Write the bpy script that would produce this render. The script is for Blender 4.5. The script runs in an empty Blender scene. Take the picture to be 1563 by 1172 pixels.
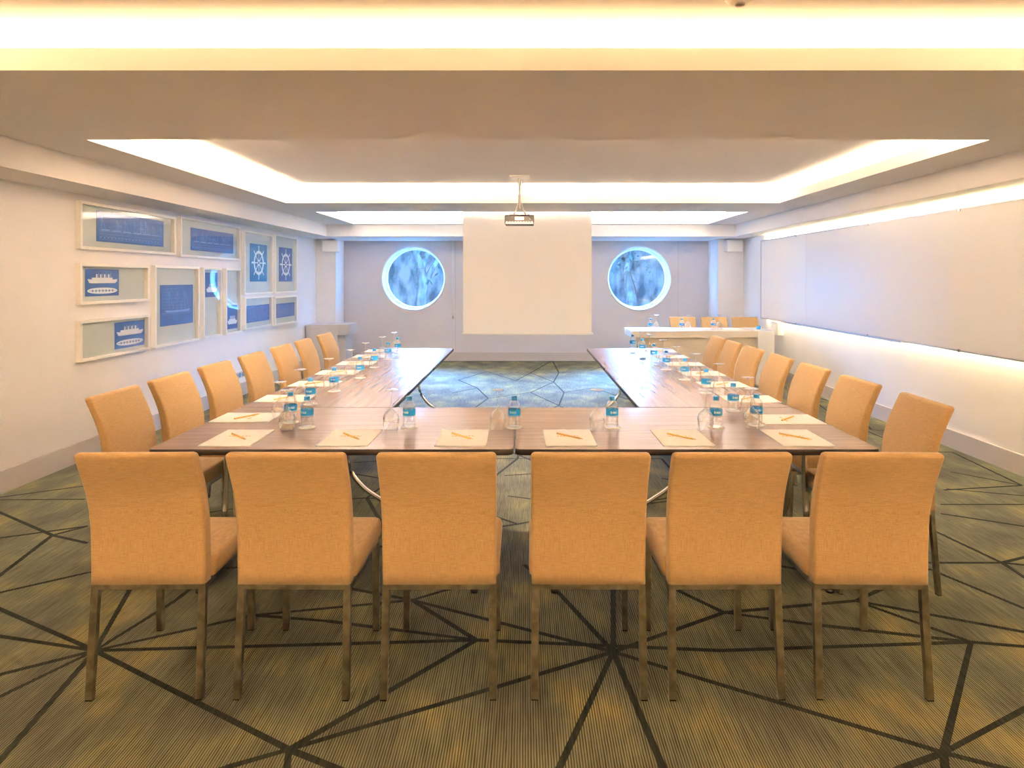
import bpy, bmesh, math, random
from mathutils import Vector, Matrix
random.seed(7)
PI = math.pi
R = math.radians
sc = bpy.context.scene
COL = sc.collection

# ------------------------------------------------------------------ camera
F, PX, PY, H = 990.0, 802.0, 426.0, 1.56      # focal length and vanishing point in pixels, eye height
cam = bpy.data.cameras.new('camera')
cam.sensor_width = 36.0
cam.lens = 36.0 * F / 1563.0
cam.shift_x = (781.5 - PX) / 1563.0
cam.shift_y = -(586.0 - PY) / 1563.0
cam.clip_start = 0.05
camo = bpy.data.objects.new('camera', cam)
camo.location = (0, 0, H)
camo.rotation_euler = (PI / 2, 0, 0)
COL.objects.link(camo)
sc.camera = camo

# ------------------------------------------------------------------ world, view, lights
w = bpy.data.worlds.new('world')
sc.world = w
w.use_nodes = True
w.node_tree.nodes['Background'].inputs[0].default_value = (0.66, 0.86, 1.0, 1)
w.node_tree.nodes['Background'].inputs[1].default_value = 0.14
sc.view_settings.view_transform = 'Standard'
sc.view_settings.look = 'None'
sc.view_settings.exposure = 2.05
sc.view_settings.gamma = 1.0
sc.view_settings.use_curve_mapping = False
sc.cycles.use_denoising = True
sc.cycles.max_bounces = 12
sc.cycles.diffuse_bounces = 7
sc.cycles.glossy_bounces = 4
sc.cycles.transparent_max_bounces = 32
sc.cycles.sample_clamp_indirect = 6.0
sc.cycles.caustics_reflective = False
sc.cycles.caustics_refractive = False

def area(name, loc, target, sx, sy, power, color, spread=PI):
    l = bpy.data.lights.new(name, 'AREA')
    l.shape = 'RECTANGLE'
    l.size = sx
    l.size_y = sy
    l.energy = power
    l.color = color
    l.spread = spread
    o = bpy.data.objects.new(name, l)
    o.location = loc
    d = Vector(target) - Vector(loc)
    z = -d.normalized()
    # long axis (local x) stays horizontal and square to the aim
    x = Vector((0, 0, 1)).cross(z)
    if x.length < 1e-4:
        x = Vector((1, 0, 0))
    x.normalize()
    y = z.cross(x)
    o.rotation_euler = Matrix((x, y, z)).transposed().to_euler()
    COL.objects.link(o)
    return o

WARM = (1.0, 0.66, 0.35)
WARM2 = (1.0, 0.82, 0.46)
DAY = (0.12, 0.42, 1.0)
IN = 0.0                      # how far in the strips are aimed
PWM = 17.0                    # watts for a metre of cove strip
CX0, CX1 = -2.93, 3.10        # the coffers' sides
ZL, ZM, ZLIP, ZT = 2.29, 2.49, 2.59, 2.69   # low soffit, middle ceiling, top of lip, top ceiling

def cove(x0, x1, y0, y1, l, r, f, b, color=WARM):
    """strips on the four shelves of a coffer; l r f b: strength of the left, right, near and far run"""
    off, zz = 0.13, 2.548
    xm, ym = (x0+x1)/2, (y0+y1)/2
    area('cove_light', (xm, y1+off, zz), (xm, y1-IN, ZT), x1-x0, 0.03, PWM*b*(x1-x0), color)
    area('cove_light', (xm, y0-off, zz), (xm, y0+IN, ZT), x1-x0, 0.03, PWM*f*(x1-x0), color)
    area('cove_light', (x0-off, ym, zz), (x0+IN, ym, ZT), y1-y0, 0.03, PWM*l*(y1-y0), color)
    area('cove_light', (x1+off, ym, zz), (x1-IN, ym, ZT), y1-y0, 0.03, PWM*r*(y1-y0), color)

cove(CX0, CX1, -2.2, 2.89, 0.78, 0.78, 1.9, 0.075)
cove(CX0, CX1, 4.33, 7.93, 0.72, 0.12, 3.6, 0.62, color=(1.0, 0.76, 0.54))
cove(-2.90, 3.08, 8.96, 10.93, 1.6, 1.6, 2.0, 1.1, color=(1.0, 0.86, 0.76))
# strips behind the whiteboard's top and bottom edge
area('board_light', (3.915, 6.8, 2.12), (3.95, 6.8, 2.30), 7.6, 0.015, 19, WARM2)
area('board_light', (3.915, 6.8, 0.99), (3.95, 6.8, 0.80), 7.6, 0.015, 9, WARM2)
# daylight outside the two portholes: open sky above and to both sides of them
for sx in (-1, 1):
    area('sky_light', (sx*3.3, 15.4, 3.15), (sx*0.9, 9.6, 0.0), 2.4, 1.2, 370, DAY, R(70))
    area('sky_light', (sx*6.2, 15.4, 2.3), (-sx*3.0, 9.6, 1.2), 1.8, 1.8, 95, DAY, R(60))

# ------------------------------------------------------------------ materials
def mat(name, color, rough=0.5, metal=0.0, spec=0.5, sheen=0.0):
    m = bpy.data.materials.new(name)
    m.use_nodes = True
    b = m.node_tree.nodes['Principled BSDF']
    b.inputs['Base Color'].default_value = (*color, 1)
    b.inputs['Roughness'].default_value = rough
    b.inputs['Metallic'].default_value = metal
    b.inputs['Specular IOR Level'].default_value = spec
    if sheen:
        b.inputs['Sheen Weight'].default_value = sheen
    return m

def nd(m, t, **kw):
    n = m.node_tree.nodes.new(t)
    for k, v in kw.items():
        setattr(n, k, v)
    return n

def lk(m, a, b):
    m.node_tree.links.new(a, b)

def noisy(m, c0, c1, scale=(1, 1, 1), nscale=5.0, detail=4, bump=0.0, coord='Object', lo=0.35, hi=0.65):
    """mix two colours of the thing itself by noise, with a little bump"""
    b = m.node_tree.nodes['Principled BSDF']
    tc = nd(m, 'ShaderNodeTexCoord')
    mp = nd(m, 'ShaderNodeMapping')
    mp.inputs['Scale'].default_value = scale
    lk(m, tc.outputs[coord], mp.inputs['Vector'])
    no = nd(m, 'ShaderNodeTexNoise')
    no.inputs['Scale'].default_value = nscale
    no.inputs['Detail'].default_value = detail
    lk(m, mp.outputs[0], no.inputs['Vector'])
    cr = nd(m, 'ShaderNodeValToRGB')
    cr.color_ramp.elements[0].position = lo
    cr.color_ramp.elements[1].position = hi
    cr.color_ramp.elements[0].color = (*c0, 1)
    cr.color_ramp.elements[1].color = (*c1, 1)
    lk(m, no.outputs['Fac'], cr.inputs[0])
    lk(m, cr.outputs[0], b.inputs['Base Color'])
    if bump:
        bp = nd(m, 'ShaderNodeBump')
        bp.inputs['Strength'].default_value = bump
        bp.inputs['Distance'].default_value = 0.002
        lk(m, no.outputs['Fac'], bp.inputs['Height'])
        lk(m, bp.outputs[0], b.inputs['Normal'])
    return m

def thin_glass(name, tint=(1, 1, 1), ior=1.45, rough=0.0, extra=0.0, power=4.0, dark=0.0):
    """a clear thin wall: mirrors by the angle, lets the rest straight through"""
    m = bpy.data.materials.new(name)
    m.use_nodes = True
    nt = m.node_tree
    nt.nodes.remove(nt.nodes['Principled BSDF'])
    out = nt.nodes['Material Output']
    tr = nd(m, 'ShaderNodeBsdfTransparent')
    tr.inputs[0].default_value = (*tint, 1)
    gl = nd(m, 'ShaderNodeBsdfGlossy')
    gl.inputs['Roughness'].default_value = rough
    gl.inputs['Color'].default_value = (1, 1, 1, 1)
    ge = nd(m, 'ShaderNodeNewGeometry')
    dt = nd(m, 'ShaderNodeVectorMath', operation='DOT_PRODUCT')
    lk(m, ge.outputs['Incoming'], dt.inputs[0]); lk(m, ge.outputs['Normal'], dt.inputs[1])
    ab = nd(m, 'ShaderNodeMath', operation='ABSOLUTE'); lk(m, dt.outputs['Value'], ab.inputs[0])
    iv = nd(m, 'ShaderNodeMath', operation='SUBTRACT', use_clamp=True); iv.inputs[0].default_value = 1.0; lk(m, ab.outputs[0], iv.inputs[1])
    pw = nd(m, 'ShaderNodeMath', operation='POWER'); pw.inputs[1].default_value = power; lk(m, iv.outputs[0], pw.inputs[0])
    f0 = ((ior-1)/(ior+1))**2 + extra
    ad = nd(m, 'ShaderNodeMath', operation='MULTIPLY_ADD')
    ad.inputs[1].default_value = 1-f0; ad.inputs[2].default_value = f0
    lk(m, pw.outputs[0], ad.inputs[0])
    if dark:      # the wall is seen edge on towards its outline and takes more light
        tm = nd(m, 'ShaderNodeMix', data_type='RGBA')
        tm.inputs['A'].default_value = (*tint, 1)
        tm.inputs['B'].default_value = (*[c*(1-dark) for c in tint], 1)
        lk(m, pw.outputs[0], tm.inputs['Factor'])
        lk(m, tm.outputs['Result'], tr.inputs[0])
    mx = nd(m, 'ShaderNodeMixShader')
    lk(m, ad.outputs[0], mx.inputs[0])
    lk(m, tr.outputs[0], mx.inputs[1])
    lk(m, gl.outputs[0], mx.inputs[2])
    lk(m, mx.outputs[0], out.inputs['Surface'])
    return m

M = {}
M['wall'] = noisy(mat('wall_paint', (.84, .82, .82), .75, spec=.2), (.83, .81, .81), (.85, .83, .83), nscale=3, bump=.03)
M['backwall'] = noisy(mat('back_wall_panel', (.66, .62, .63), .7, spec=.2), (.65, .61, .62), (.67, .63, .64), nscale=2)
M['ceil'] = noisy(mat('ceiling_paint', (.88, .86, .84), .85, spec=.1), (.87, .85, .83), (.89, .87, .85), nscale=2)
M['base'] = mat('baseboard_paint', (.50, .46, .44), .5)
M['white'] = mat('white_lacquer', (.86, .85, .83), .35)
M['offwhite'] = mat('frame_lacquer', (.92, .90, .84), .4)
M['mount'] = mat('frame_mount_board', (.56, .61, .58), .8)
M['whiteboard'] = mat('whiteboard_enamel', (.80, .80, .82), .28, spec=.5)
M['alu'] = mat('brushed_aluminium', (.62, .63, .66), .35, 1.0)
M['chrome'] = noisy(mat('polished_chrome', (.7, .7, .7), .14, 1.0), (.60, .58, .54), (.70, .69, .66), nscale=14)
M['chairmetal'] = noisy(mat('satin_nickel', (.5, .45, .38), .28, 1.0), (.34, .30, .23), (.52, .47, .38), nscale=22)
M['black'] = mat('black_plastic', (.015, .014, .014), .4)
M['edge'] = mat('dark_table_edge', (.016, .011, .009), .5, spec=.3)
M['glass'] = thin_glass('clear_glass', (.97, .98, .98), 1.5, extra=.06, power=2.0, dark=.55)
M['pane'] = thin_glass('window_pane', (.90, .94, .96), 1.75, extra=.06)
M['frameglass'] = thin_glass('picture_glass', (.99, .99, .99), 1.45, extra=.0, power=5.0)
M['pet'] = thin_glass('clear_bottle_plastic', (.95, .97, .98), 1.5, .05, extra=.08, power=2.4, dark=.45)
M['cap'] = mat('blue_bottle_cap', (.01, .22, .55), .4)
M['label'] = mat('teal_bottle_label', (.0, .24, .66), .45)
M['paper'] = mat('white_paper', (.95, .95, .97), .7)
M['pencil'] = mat('ochre_pencil_lacquer', (.62, .42, .12), .45)
M['pencilwood'] = mat('bare_pencil_wood', (.75, .55, .32), .7)
M['orange'] = mat('orange_print', (.85, .40, .12), .7)
M['screen'] = mat('projection_fabric', (.92, .92, .94), .9, spec=.1)
M['artblue'] = noisy(mat('blue_print', (.02, .10, .40), .6), (.005, .050, .24), (.010, .080, .30), nscale=7)
M['artteal'] = noisy(mat('teal_print', (.01, .18, .42), .6), (.004, .10, .28), (.006, .13, .32), nscale=7)
M['artline'] = mat('pale_blue_ink', (.22, .35, .68), .6)
M['artwhite'] = mat('white_ink', (.82, .84, .88), .6)
M['desk'] = noisy(mat('pale_desk_veneer', (.74, .66, .55), .4), (.72, .64, .53), (.76, .68, .57), (1, 1, 12), 4)
M['cabinet'] = mat('grey_cabinet_laminate', (.56, .54, .55), .4)
M['socket'] = mat('blue_grey_socket', (.10, .25, .45), .4)
M['bark'] = noisy(mat('pale_bark', (.45, .5, .5), .9), (.14, .17, .18), (.45, .5, .5), (1, 1, .3), 9, bump=.5)
M['leaf'] = noisy(mat('leaf', (.2, .35, .25), .6), (.10, .24, .22), (.30, .42, .36), nscale=6)
M['outground'] = mat('courtyard_paving', (.42, .44, .44), .9)
M['outwall'] = noisy(mat('courtyard_render', (.38, .46, .48), .9), (.10, .17, .20), (.62, .68, .70), (1, 1, .45), 3.2, 9, lo=.38, hi=.6)

# table wood with grain along the local x axis
m = mat('walnut_laminate', (.3, .2, .14), .26, spec=.30)
noisy(m, (.165, .106, .076), (.25, .170, .123), (1.2, 26, 1), 1.8, 6, lo=.25, hi=.75)
M['wood'] = m

# chair upholstery: woven slubs both ways
def fabric(name, c0, c1):
    m = mat(name, c0, .9, spec=.15, sheen=.25)
    b = m.node_tree.nodes['Principled BSDF']
    tc = nd(m, 'ShaderNodeTexCoord')
    outs = []
    for s in ((28, 28, 700), (700, 700, 28)):
        mp = nd(m, 'ShaderNodeMapping'); mp.inputs['Scale'].default_value = s
        lk(m, tc.outputs['Object'], mp.inputs['Vector'])
        no = nd(m, 'ShaderNodeTexNoise'); no.inputs['Scale'].default_value = 1.0; no.inputs['Detail'].default_value = 3
        lk(m, mp.outputs[0], no.inputs['Vector'])
        outs.append(no.outputs['Fac'])
    ad = nd(m, 'ShaderNodeMath', operation='ADD'); lk(m, outs[0], ad.inputs[0]); lk(m, outs[1], ad.inputs[1])
    cr = nd(m, 'ShaderNodeMapRange')
    cr.inputs['From Min'].default_value = .75; cr.inputs['From Max'].default_value = 1.25
    lk(m, ad.outputs[0], cr.inputs['Value'])
    mx = nd(m, 'ShaderNodeMix', data_type='RGBA')
    mx.inputs['A'].default_value = (*c0, 1); mx.inputs['B'].default_value = (*c1, 1)
    lk(m, cr.outputs[0], mx.inputs['Factor'])
    lk(m, mx.outputs['Result'], b.inputs['Base Color'])
    bp = nd(m, 'ShaderNodeBump'); bp.inputs['Strength'].default_value = .25; bp.inputs['Distance'].default_value = .001
    lk(m, ad.outputs[0], bp.inputs['Height']); lk(m, bp.outputs[0], b.inputs['Normal'])
    return m
M['fabric'] = fabric('ochre_upholstery', (.325, .208, .092), (.48, .315, .148))

# carpet: ribs run towards the far wall, blotches of mustard over grey
def carpet():
    m = mat('ribbed_carpet', (.1, .1, .08), .95, spec=.08)
    b = m.node_tree.nodes['Principled BSDF']
    tc = nd(m, 'ShaderNodeTexCoord')
    def noise(scale, nscale, detail=3):
        mp = nd(m, 'ShaderNodeMapping'); mp.inputs['Scale'].default_value = scale
        lk(m, tc.outputs['Object'], mp.inputs['Vector'])
        no = nd(m, 'ShaderNodeTexNoise'); no.inputs['Scale'].default_value = nscale; no.inputs['Detail'].default_value = detail
        lk(m, mp.outputs[0], no.inputs['Vector'])
        return no.outputs['Fac']
    blotch = noise((1, .7, 1), 3.4, 6)
    cr = nd(m, 'ShaderNodeValToRGB')
    e = cr.color_ramp.elements
    e[0].position = .36; e[0].color = (.085, .085, .066, 1)
    e[1].position = .68; e[1].color = (.19, .17, .082, 1)
    e2 = e.new(.52); e2.color = (.115, .12, .082, 1)
    lk(m, blotch, cr.inputs[0])
    ribs = noise((1, .05, 1), 95.0, 2)
    wv = nd(m, 'ShaderNodeTexWave', wave_type='BANDS', bands_direction='X')
    wv.inputs['Scale'].default_value = 34.0
    wv.inputs['Distortion'].default_value = 1.2
    wv.inputs['Detail'].default_value = 2
    wv.inputs['Detail Scale'].default_value = 1.0
    mp = nd(m, 'ShaderNodeMapping'); mp.inputs['Scale'].default_value = (1, .25, 1)
    lk(m, tc.outputs['Object'], mp.inputs['Vector']); lk(m, mp.outputs[0], wv.inputs['Vector'])
    ad = nd(m, 'ShaderNodeMath', operation='MULTIPLY_ADD'); ad.inputs[1].default_value = 1.1
    lk(m, ribs, ad.inputs[0]); lk(m, wv.outputs['Fac'], ad.inputs[2])
    mr = nd(m, 'ShaderNodeMapRange')
    mr.inputs['From Min'].default_value = .45; mr.inputs['From Max'].default_value = 1.5
    mr.inputs['To Min'].default_value = .28; mr.inputs['To Max'].default_value = 1.5
    lk(m, ad.outputs[0], mr.inputs['Value'])
    mx = nd(m, 'ShaderNodeMix', data_type='RGBA', blend_type='MULTIPLY'); mx.inputs['Factor'].default_value = 1
    lk(m, cr.outputs[0], mx.inputs['A']); lk(m, mr.outputs[0], mx.inputs['B'])
    lk(m, mx.outputs['Result'], b.inputs['Base Color'])
    bp = nd(m, 'ShaderNodeBump'); bp.inputs['Strength'].default_value = .4; bp.inputs['Distance'].default_value = .003
    lk(m, ad.outputs[0], bp.inputs['Height']); lk(m, bp.outputs[0], b.inputs['Normal'])
    return m
M['carpet'] = carpet()
M['carpetline'] = noisy(mat('dark_carpet_line', (.02, .023, .02), .95, spec=.05), (.016, .019, .017), (.030, .034, .028), (90, 8, 1), 1.0, 2)

# ------------------------------------------------------------------ mesh helpers
class MB:
    """collects shapes and links them as one mesh object"""
    def __init__(self):
        self.bm = bmesh.new()
        self.mi = 0
    def face(self, pts):
        vs = [self.bm.verts.new(p) for p in pts]
        f = self.bm.faces.new(vs); f.material_index = self.mi
        return f
    def box(self, x0, x1, y0, y1, z0, z1, bevel=0, seg=2):
        r = bmesh.ops.create_cube(self.bm, size=1)
        vs = r['verts']
        for v in vs:
            v.co = Vector((x0+(v.co.x+.5)*(x1-x0), y0+(v.co.y+.5)*(y1-y0), z0+(v.co.z+.5)*(z1-z0)))
        fs = set(f for v in vs for f in v.link_faces)
        for f in fs: f.material_index = self.mi
        if bevel:
            es = list(set(e for v in vs for e in v.link_edges))
            rr = bmesh.ops.bevel(self.bm, geom=es, offset=bevel, segments=seg, profile=.5, affect='EDGES')
            for f in rr['faces']: f.material_index = self.mi; f.smooth = True
    def loft(self, rings, cap=True, closed=True, smooth=True):
        vr = [[self.bm.verts.new(p) for p in r] for r in rings]
        n = len(vr[0])
        for a, b in zip(vr, vr[1:]):
            for i in range(n if closed else n-1):
                j = (i+1) % n
                try:
                    f = self.bm.faces.new((a[i], a[j], b[j], b[i])); f.smooth = smooth; f.material_index = self.mi
                except ValueError:
                    pass
        if cap:
            for r in (vr[0][::-1], vr[-1]):
                f = self.bm.faces.new(r); f.material_index = self.mi; f.smooth = False
    def lathe(self, prof, n=24, cx=0, cy=0, cap=False):
        rings = []
        for r, z in prof:
            rings.append([(cx+max(r, 1e-4)*math.cos(2*PI*i/n), cy+max(r, 1e-4)*math.sin(2*PI*i/n), z) for i in range(n)])
        self.loft(rings, cap=cap)
    def tube(self, pts, r, n=10, flat=None):
        pts = [Vector(p) for p in pts]
        rings = []
        for i, p in enumerate(pts):
            if i == 0: t = pts[1]-pts[0]
            elif i == len(pts)-1: t = pts[-1]-pts[-2]
            else: t = (pts[i+1]-pts[i]).normalized()+(pts[i]-pts[i-1]).normalized()
            t.normalize()
            up = Vector((0, 0, 1)) if abs(t.z) < .9 else Vector((0, 1, 0))
            a = t.cross(up).normalized(); b = t.cross(a)
            rings.append([p + a*math.cos(2*PI*k/n)*r + b*math.sin(2*PI*k/n)*(flat or r) for k in range(n)])
        self.loft(rings)
    def bar(self, p0, p1, wx, wy):
        """square bar with ends level"""
        p0 = Vector(p0); p1 = Vector(p1)
        def ring(p): return [p+Vector((sx*wx/2, sy*wy/2, 0)) for sx, sy in ((-1, -1), (1, -1), (1, 1), (-1, 1))]
        self.loft([ring(p0), ring(p1)], smooth=False)
    def build(self, name, mats, parent=None, loc=None, smooth=None):
        bmesh.ops.recalc_face_normals(self.bm, faces=self.bm.faces)
        me = bpy.data.meshes.new(name)
        self.bm.to_mesh(me); self.bm.free()
        for mm in (mats if isinstance(mats, (list, tuple)) else [mats]):
            me.materials.append(mm)
        o = bpy.data.objects.new(name, me)
        COL.objects.link(o)
        if parent: o.parent = parent
        if loc is not None: o.location = loc
        return o

def smooth_curve(pts, n=6):
    """Catmull-Rom through the points"""
    P = [Vector(p) for p in pts]
    P = [P[0]*2-P[1]] + P + [P[-1]*2-P[-2]]
    out = []
    for i in range(1, len(P)-2):
        for k in range(n):
            t = k/n
            a, b, c, d = P[i-1], P[i], P[i+1], P[i+2]
            out.append(.5*((2*b)+(c-a)*t+(2*a-5*b+4*c-d)*t*t+(3*b-a-3*c+d)*t**3))
    out.append(P[-2])
    return out

def tag(o, label, cat, group=None, kind=None):
    o['label'] = label; o['category'] = cat
    if group: o['group'] = group
    if kind: o['kind'] = kind
    return o

def empty(name, label, cat, loc=(0, 0, 0), rz=0, group=None):
    o = bpy.data.objects.new(name, None)
    o.empty_display_size = .1
    COL.objects.link(o)
    o.location = loc; o.rotation_euler = (0, 0, rz)
    return tag(o, label, cat, group)

def struct(o):
    o['kind'] = 'structure'
    return o

def copy_tree(o, parent=None):
    c = o.copy(); COL.objects.link(c)
    if parent: c.parent = parent
    for ch in [k for k in KIDS.get(o.name, [])]:
        copy_tree(ch, c)
    return c
KIDS = {}
def index_kids():
    KIDS.clear()
    for o in bpy.data.objects:
        if o.parent: KIDS.setdefault(o.parent.name, []).append(o)

def text_mesh(s, size, bold=0.0, extrude=0.0):
    cu = bpy.data.curves.new('txt', 'FONT')
    cu.body = s; cu.size = size; cu.align_x = 'CENTER'; cu.align_y = 'CENTER'
    cu.offset = bold; cu.extrude = extrude; cu.resolution_u = 3
    o = bpy.data.objects.new('txt', cu)
    COL.objects.link(o)
    dg = bpy.context.evaluated_depsgraph_get()
    me = bpy.data.meshes.new_from_object(o.evaluated_get(dg))
    bpy.data.objects.remove(o); bpy.data.curves.remove(cu)
    return me

# ------------------------------------------------------------------ room shell
WL, WR, YB, YN = -3.82, 3.95, 12.40, -3.2
# floor with the dark star lines woven into it
def fl(x, y):
    return Vector(((x-PX)/(y-PY)*H, F*H/(y-PY), 0))
SEG = [  # pixel ends of the dark lines in the carpet
 (145,993,-160,860),(145,993,-140,950),(145,993,-200,1080),(145,993,-200,1160),(145,993,-60,1230),(145,993,441,1144),
 (145,993,196,904),(196,904,222,840),(145,993,267,917),(267,917,330,868),(145,993,387,939),(387,939,629,916),(145,993,727,977),
 (0,759,134,741),(0,763,130,762),(-60,756,80,817),(80,817,134,829),(80,817,-60,924),(-80,832,134,803),(-60,918,134,874),
 (80,817,134,803),(134,874,267,848),
 (441,1144,727,977),(441,1144,936,995),(441,1144,343,1172),(343,1172,160,1230),(441,1144,432,1230),(441,1144,620,1215),
 (727,977,500,948),(727,977,629,916),(727,977,1100,993),(629,916,936,995),(629,916,500,892),(500,948,387,939),(629,916,669,904),
 (669,904,760,880),
 (936,995,852,904),(936,995,936,900),(936,900,930,860),(936,995,1105,935),(936,995,1440,1149),(936,995,850,1180),(850,1180,830,1230),
 (936,995,1020,1190),(1020,1190,1035,1230),(852,904,800,862),
 (1100,993,1482,980),(1105,935,1034,901),(1105,935,1306,917),(1105,935,1240,953),(1240,953,1482,980),(1306,917,1337,903),
 (1306,917,1482,980),(1306,917,1700,990),(1482,980,1440,1149),(1482,980,1720,1000),(1440,1149,1620,1052),(1440,1149,1377,1172),
 (1377,1172,1280,1220),(1440,1149,1600,1190),(1440,1149,1450,1240),
 (1417,806,1529,859),(1529,859,1640,930),(1417,859,1529,859),(1529,859,1640,832),(1417,868,1600,944),(1453,690,1560,741),
 (1440,748,1560,741),(1436,770,1620,770),(1436,784,1620,812),(1444,746,1620,762),(1529,859,1620,868),(1337,903,1417,868),
 (1280,880,1417,806),(1180,862,1280,880),(1240,820,1417,806),(1200,790,1280,880),
 # far floor inside the U
 (843,550,853,569),(853,569,845,583),(845,583,810,599),(810,599,853,619),(845,583,861,599),(861,599,853,619),(810,569,843,550),
 (810,569,845,583),(743,567,787,581),(728,592,745,608),(745,608,810,599),(853,569,900,566),(861,599,905,592),(787,581,810,569),
 (743,567,700,580),(853,619,900,640),(853,619,800,640),(745,608,700,640),(905,592,960,610),(900,566,930,556),(728,592,690,600),
 (700,580,728,592),(900,640,860,700),(800,640,790,700),(700,640,640,700),(560,760,640,700),(640,700,790,700),(560,760,700,770),
 (700,770,790,700),(790,700,860,700),(520,720,640,740),(540,706,640,700),(700,770,640,740),(780,690,820,706),(770,726,830,722),
 (775,757,830,764),(860,700,1010,700),(1010,700,1060,760),(860,700,900,780),(900,780,1020,760),(700,770,790,800),(790,800,900,780),
 (560,760,600,830),(600,830,700,770),(600,830,790,800),(1060,760,900,780),(1010,730,1090,745),(1200,790,1060,760),(1060,760,1180,862),
 (222,840,330,868),(222,840,267,790),(267,790,400,770),(330,868,470,860),(470,860,600,830),(400,770,560,760),
 (134,741,240,700),(267,790,240,700),(240,700,320,660),(134,650,240,700),(60,690,134,650),
 (1280,640,1400,690),(1400,690,1453,690),(1240,610,1280,640),(1280,640,1230,660),(1330,656,1420,660),(1280,600,1330,656),
 (1290,690,1400,690),(1450,720,1560,741),
]
b = MB()
b.mi = 0
b.face([(WL-.1, YN-.1, 0), (WR+.1, YN-.1, 0), (WR+.1, YB+.1, 0), (WL-.1, YB+.1, 0)])
b.mi = 1
def clampx(a, c):
    """trim a segment to the floor"""
    pts = [a.copy(), c.copy()]
    for k in (0, 1):
        p, q = pts[k], pts[1-k]
        for lim, s in ((WL+.01, -1), (WR-.01, 1)):
            if s*p.x > s*lim and abs(q.x-p.x) > 1e-6:
                t = (lim-p.x)/(q.x-p.x)
                if 0 <= t <= 1: p += (q-p)*t
    return pts
for i, (xa, ya, xb, yb) in enumerate(SEG):
    a, c = clampx(fl(xa, ya), fl(xb, yb))
    d = (c-a)
    if d.length < .02: continue
    n = Vector((-d.y, d.x, 0)).normalized()*(.0125 if ya > 800 or yb > 800 else .011)
    n2 = n*random.uniform(.75, 1.15)
    z = Vector((0, 0, .0006+.000004*i))
    b.face([a-n2+z, a+n2+z, c+n+z, c-n+z])
struct(b.build('floor', [M['carpet'], M['carpetline']]))

def wallbox(name, x0, x1, y0, y1, z0, z1, m, **k):
    b = MB(); b.box(x0, x1, y0, y1, z0, z1, **k)
    return struct(b.build(name, m))
wallbox('wall_left', WL-.15, WL, YN, YB+.5, 0, 2.9, M['wall'])
wallbox('wall_right', WR, WR+.15, YN, YB+.5, 0, 2.9, M['wall'])
wallbox('wall_near', WL-.15, WR+.15, YN-.15, YN, 0, 2.9, M['wall'])

# back wall with two round openings and deep reveals
WIN = [(-2.14, 1.575), (2.175, 1.575)]
RW, DEPTH = .595, .30
def back_wall():
    b = MB()
    N = 48
    xs = [WL-.15, .02, WR+.15]
    for (cx, cz), xa, xb in zip(WIN, xs, xs[1:]):
        ring, outer = [], []
        z0, z1 = 0, 2.9
        for i in range(N):
            a = 2*PI*i/N
            ca, sa = math.cos(a), math.sin(a)
            ring.append((cx+RW*ca, cz+RW*sa))
            tx = ((xb-cx) if ca > 0 else (xa-cx))/ca if abs(ca) > 1e-9 else 1e9
            tz = ((z1-cz) if sa > 0 else (z0-cz))/sa if abs(sa) > 1e-9 else 1e9
            t = min(tx, tz)
            outer.append((cx+t*ca, cz+t*sa))
        # add the corners
        for y in (YB, YB+DEPTH):
            vr = [b.bm.verts.new((p[0], y, p[1])) for p in ring]
            vo = [b.bm.verts.new((p[0], y, p[1])) for p in outer]
            cs = {}
            for i in range(N):
                j = (i+1) % N
                b.bm.faces.new((vr[i], vr[j], vo[j], vo[i]))
                p, q = outer[i], outer[j]
                if abs(p[0]-q[0]) > 1e-6 and abs(p[1]-q[1]) > 1e-6:
                    cxx = p[0] if p[0] in (xa, xb) or abs(p[0]-xa) < 1e-6 or abs(p[0]-xb) < 1e-6 else q[0]
                    czz = q[1] if cxx == p[0] else p[1]
                    cv = b.bm.verts.new((cxx, y, czz))
                    b.bm.faces.new((vo[i], vo[j], cv))
        b.mi = 1
        b.loft([[(cx+RW*math.cos(2*PI*i/N), YB, cz+RW*math.sin(2*PI*i/N)) for i in range(N)],
                [(cx+RW*math.cos(2*PI*i/N), YB+DEPTH, cz+RW*math.sin(2*PI*i/N)) for i in range(N)]], cap=False)
        b.mi = 0
    return b.build('wall_back', [M['backwall'], M['white']])
struct(back_wall())
wallbox('wall_pillar_left', WL, -3.465, 11.85, YB, 0, 2.9, M['wall'])
wallbox('wall_pillar_right', 3.487, WR, 11.75, YB, 0, 2.9, M['wall'])

# windows: white ring frame at the glass, trim ring on the wall, pane
for k, (cx, cz) in enumerate(WIN):
    N = 48
    def ringpts(r, y): return [(cx+r*math.cos(2*PI*i/N), y, cz+r*math.sin(2*PI*i/N)) for i in range(N)]
    b = MB()
    y = YB+.235
    b.loft([ringpts(RW-.001, y), ringpts(RW-.045, y), ringpts(RW-.045, y+.045), ringpts(RW-.001, y+.045), ringpts(RW-.001, y)], cap=False)
    wn = struct(b.build('window_%d' % (k+1), M['white']))
    b = MB()
    b.loft([ringpts(RW+.001, YB-.002), ringpts(RW+.022, YB-.002), ringpts(RW+.022, YB-.014), ringpts(RW+.001, YB-.014), ringpts(RW+.001, YB-.002)], cap=False)
    b.build('wall_ring', M['white'], wn)
    b = MB(); b.face(ringpts(RW-.043, y+.02))
    b.build('pane', M['pane'], wn)

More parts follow.
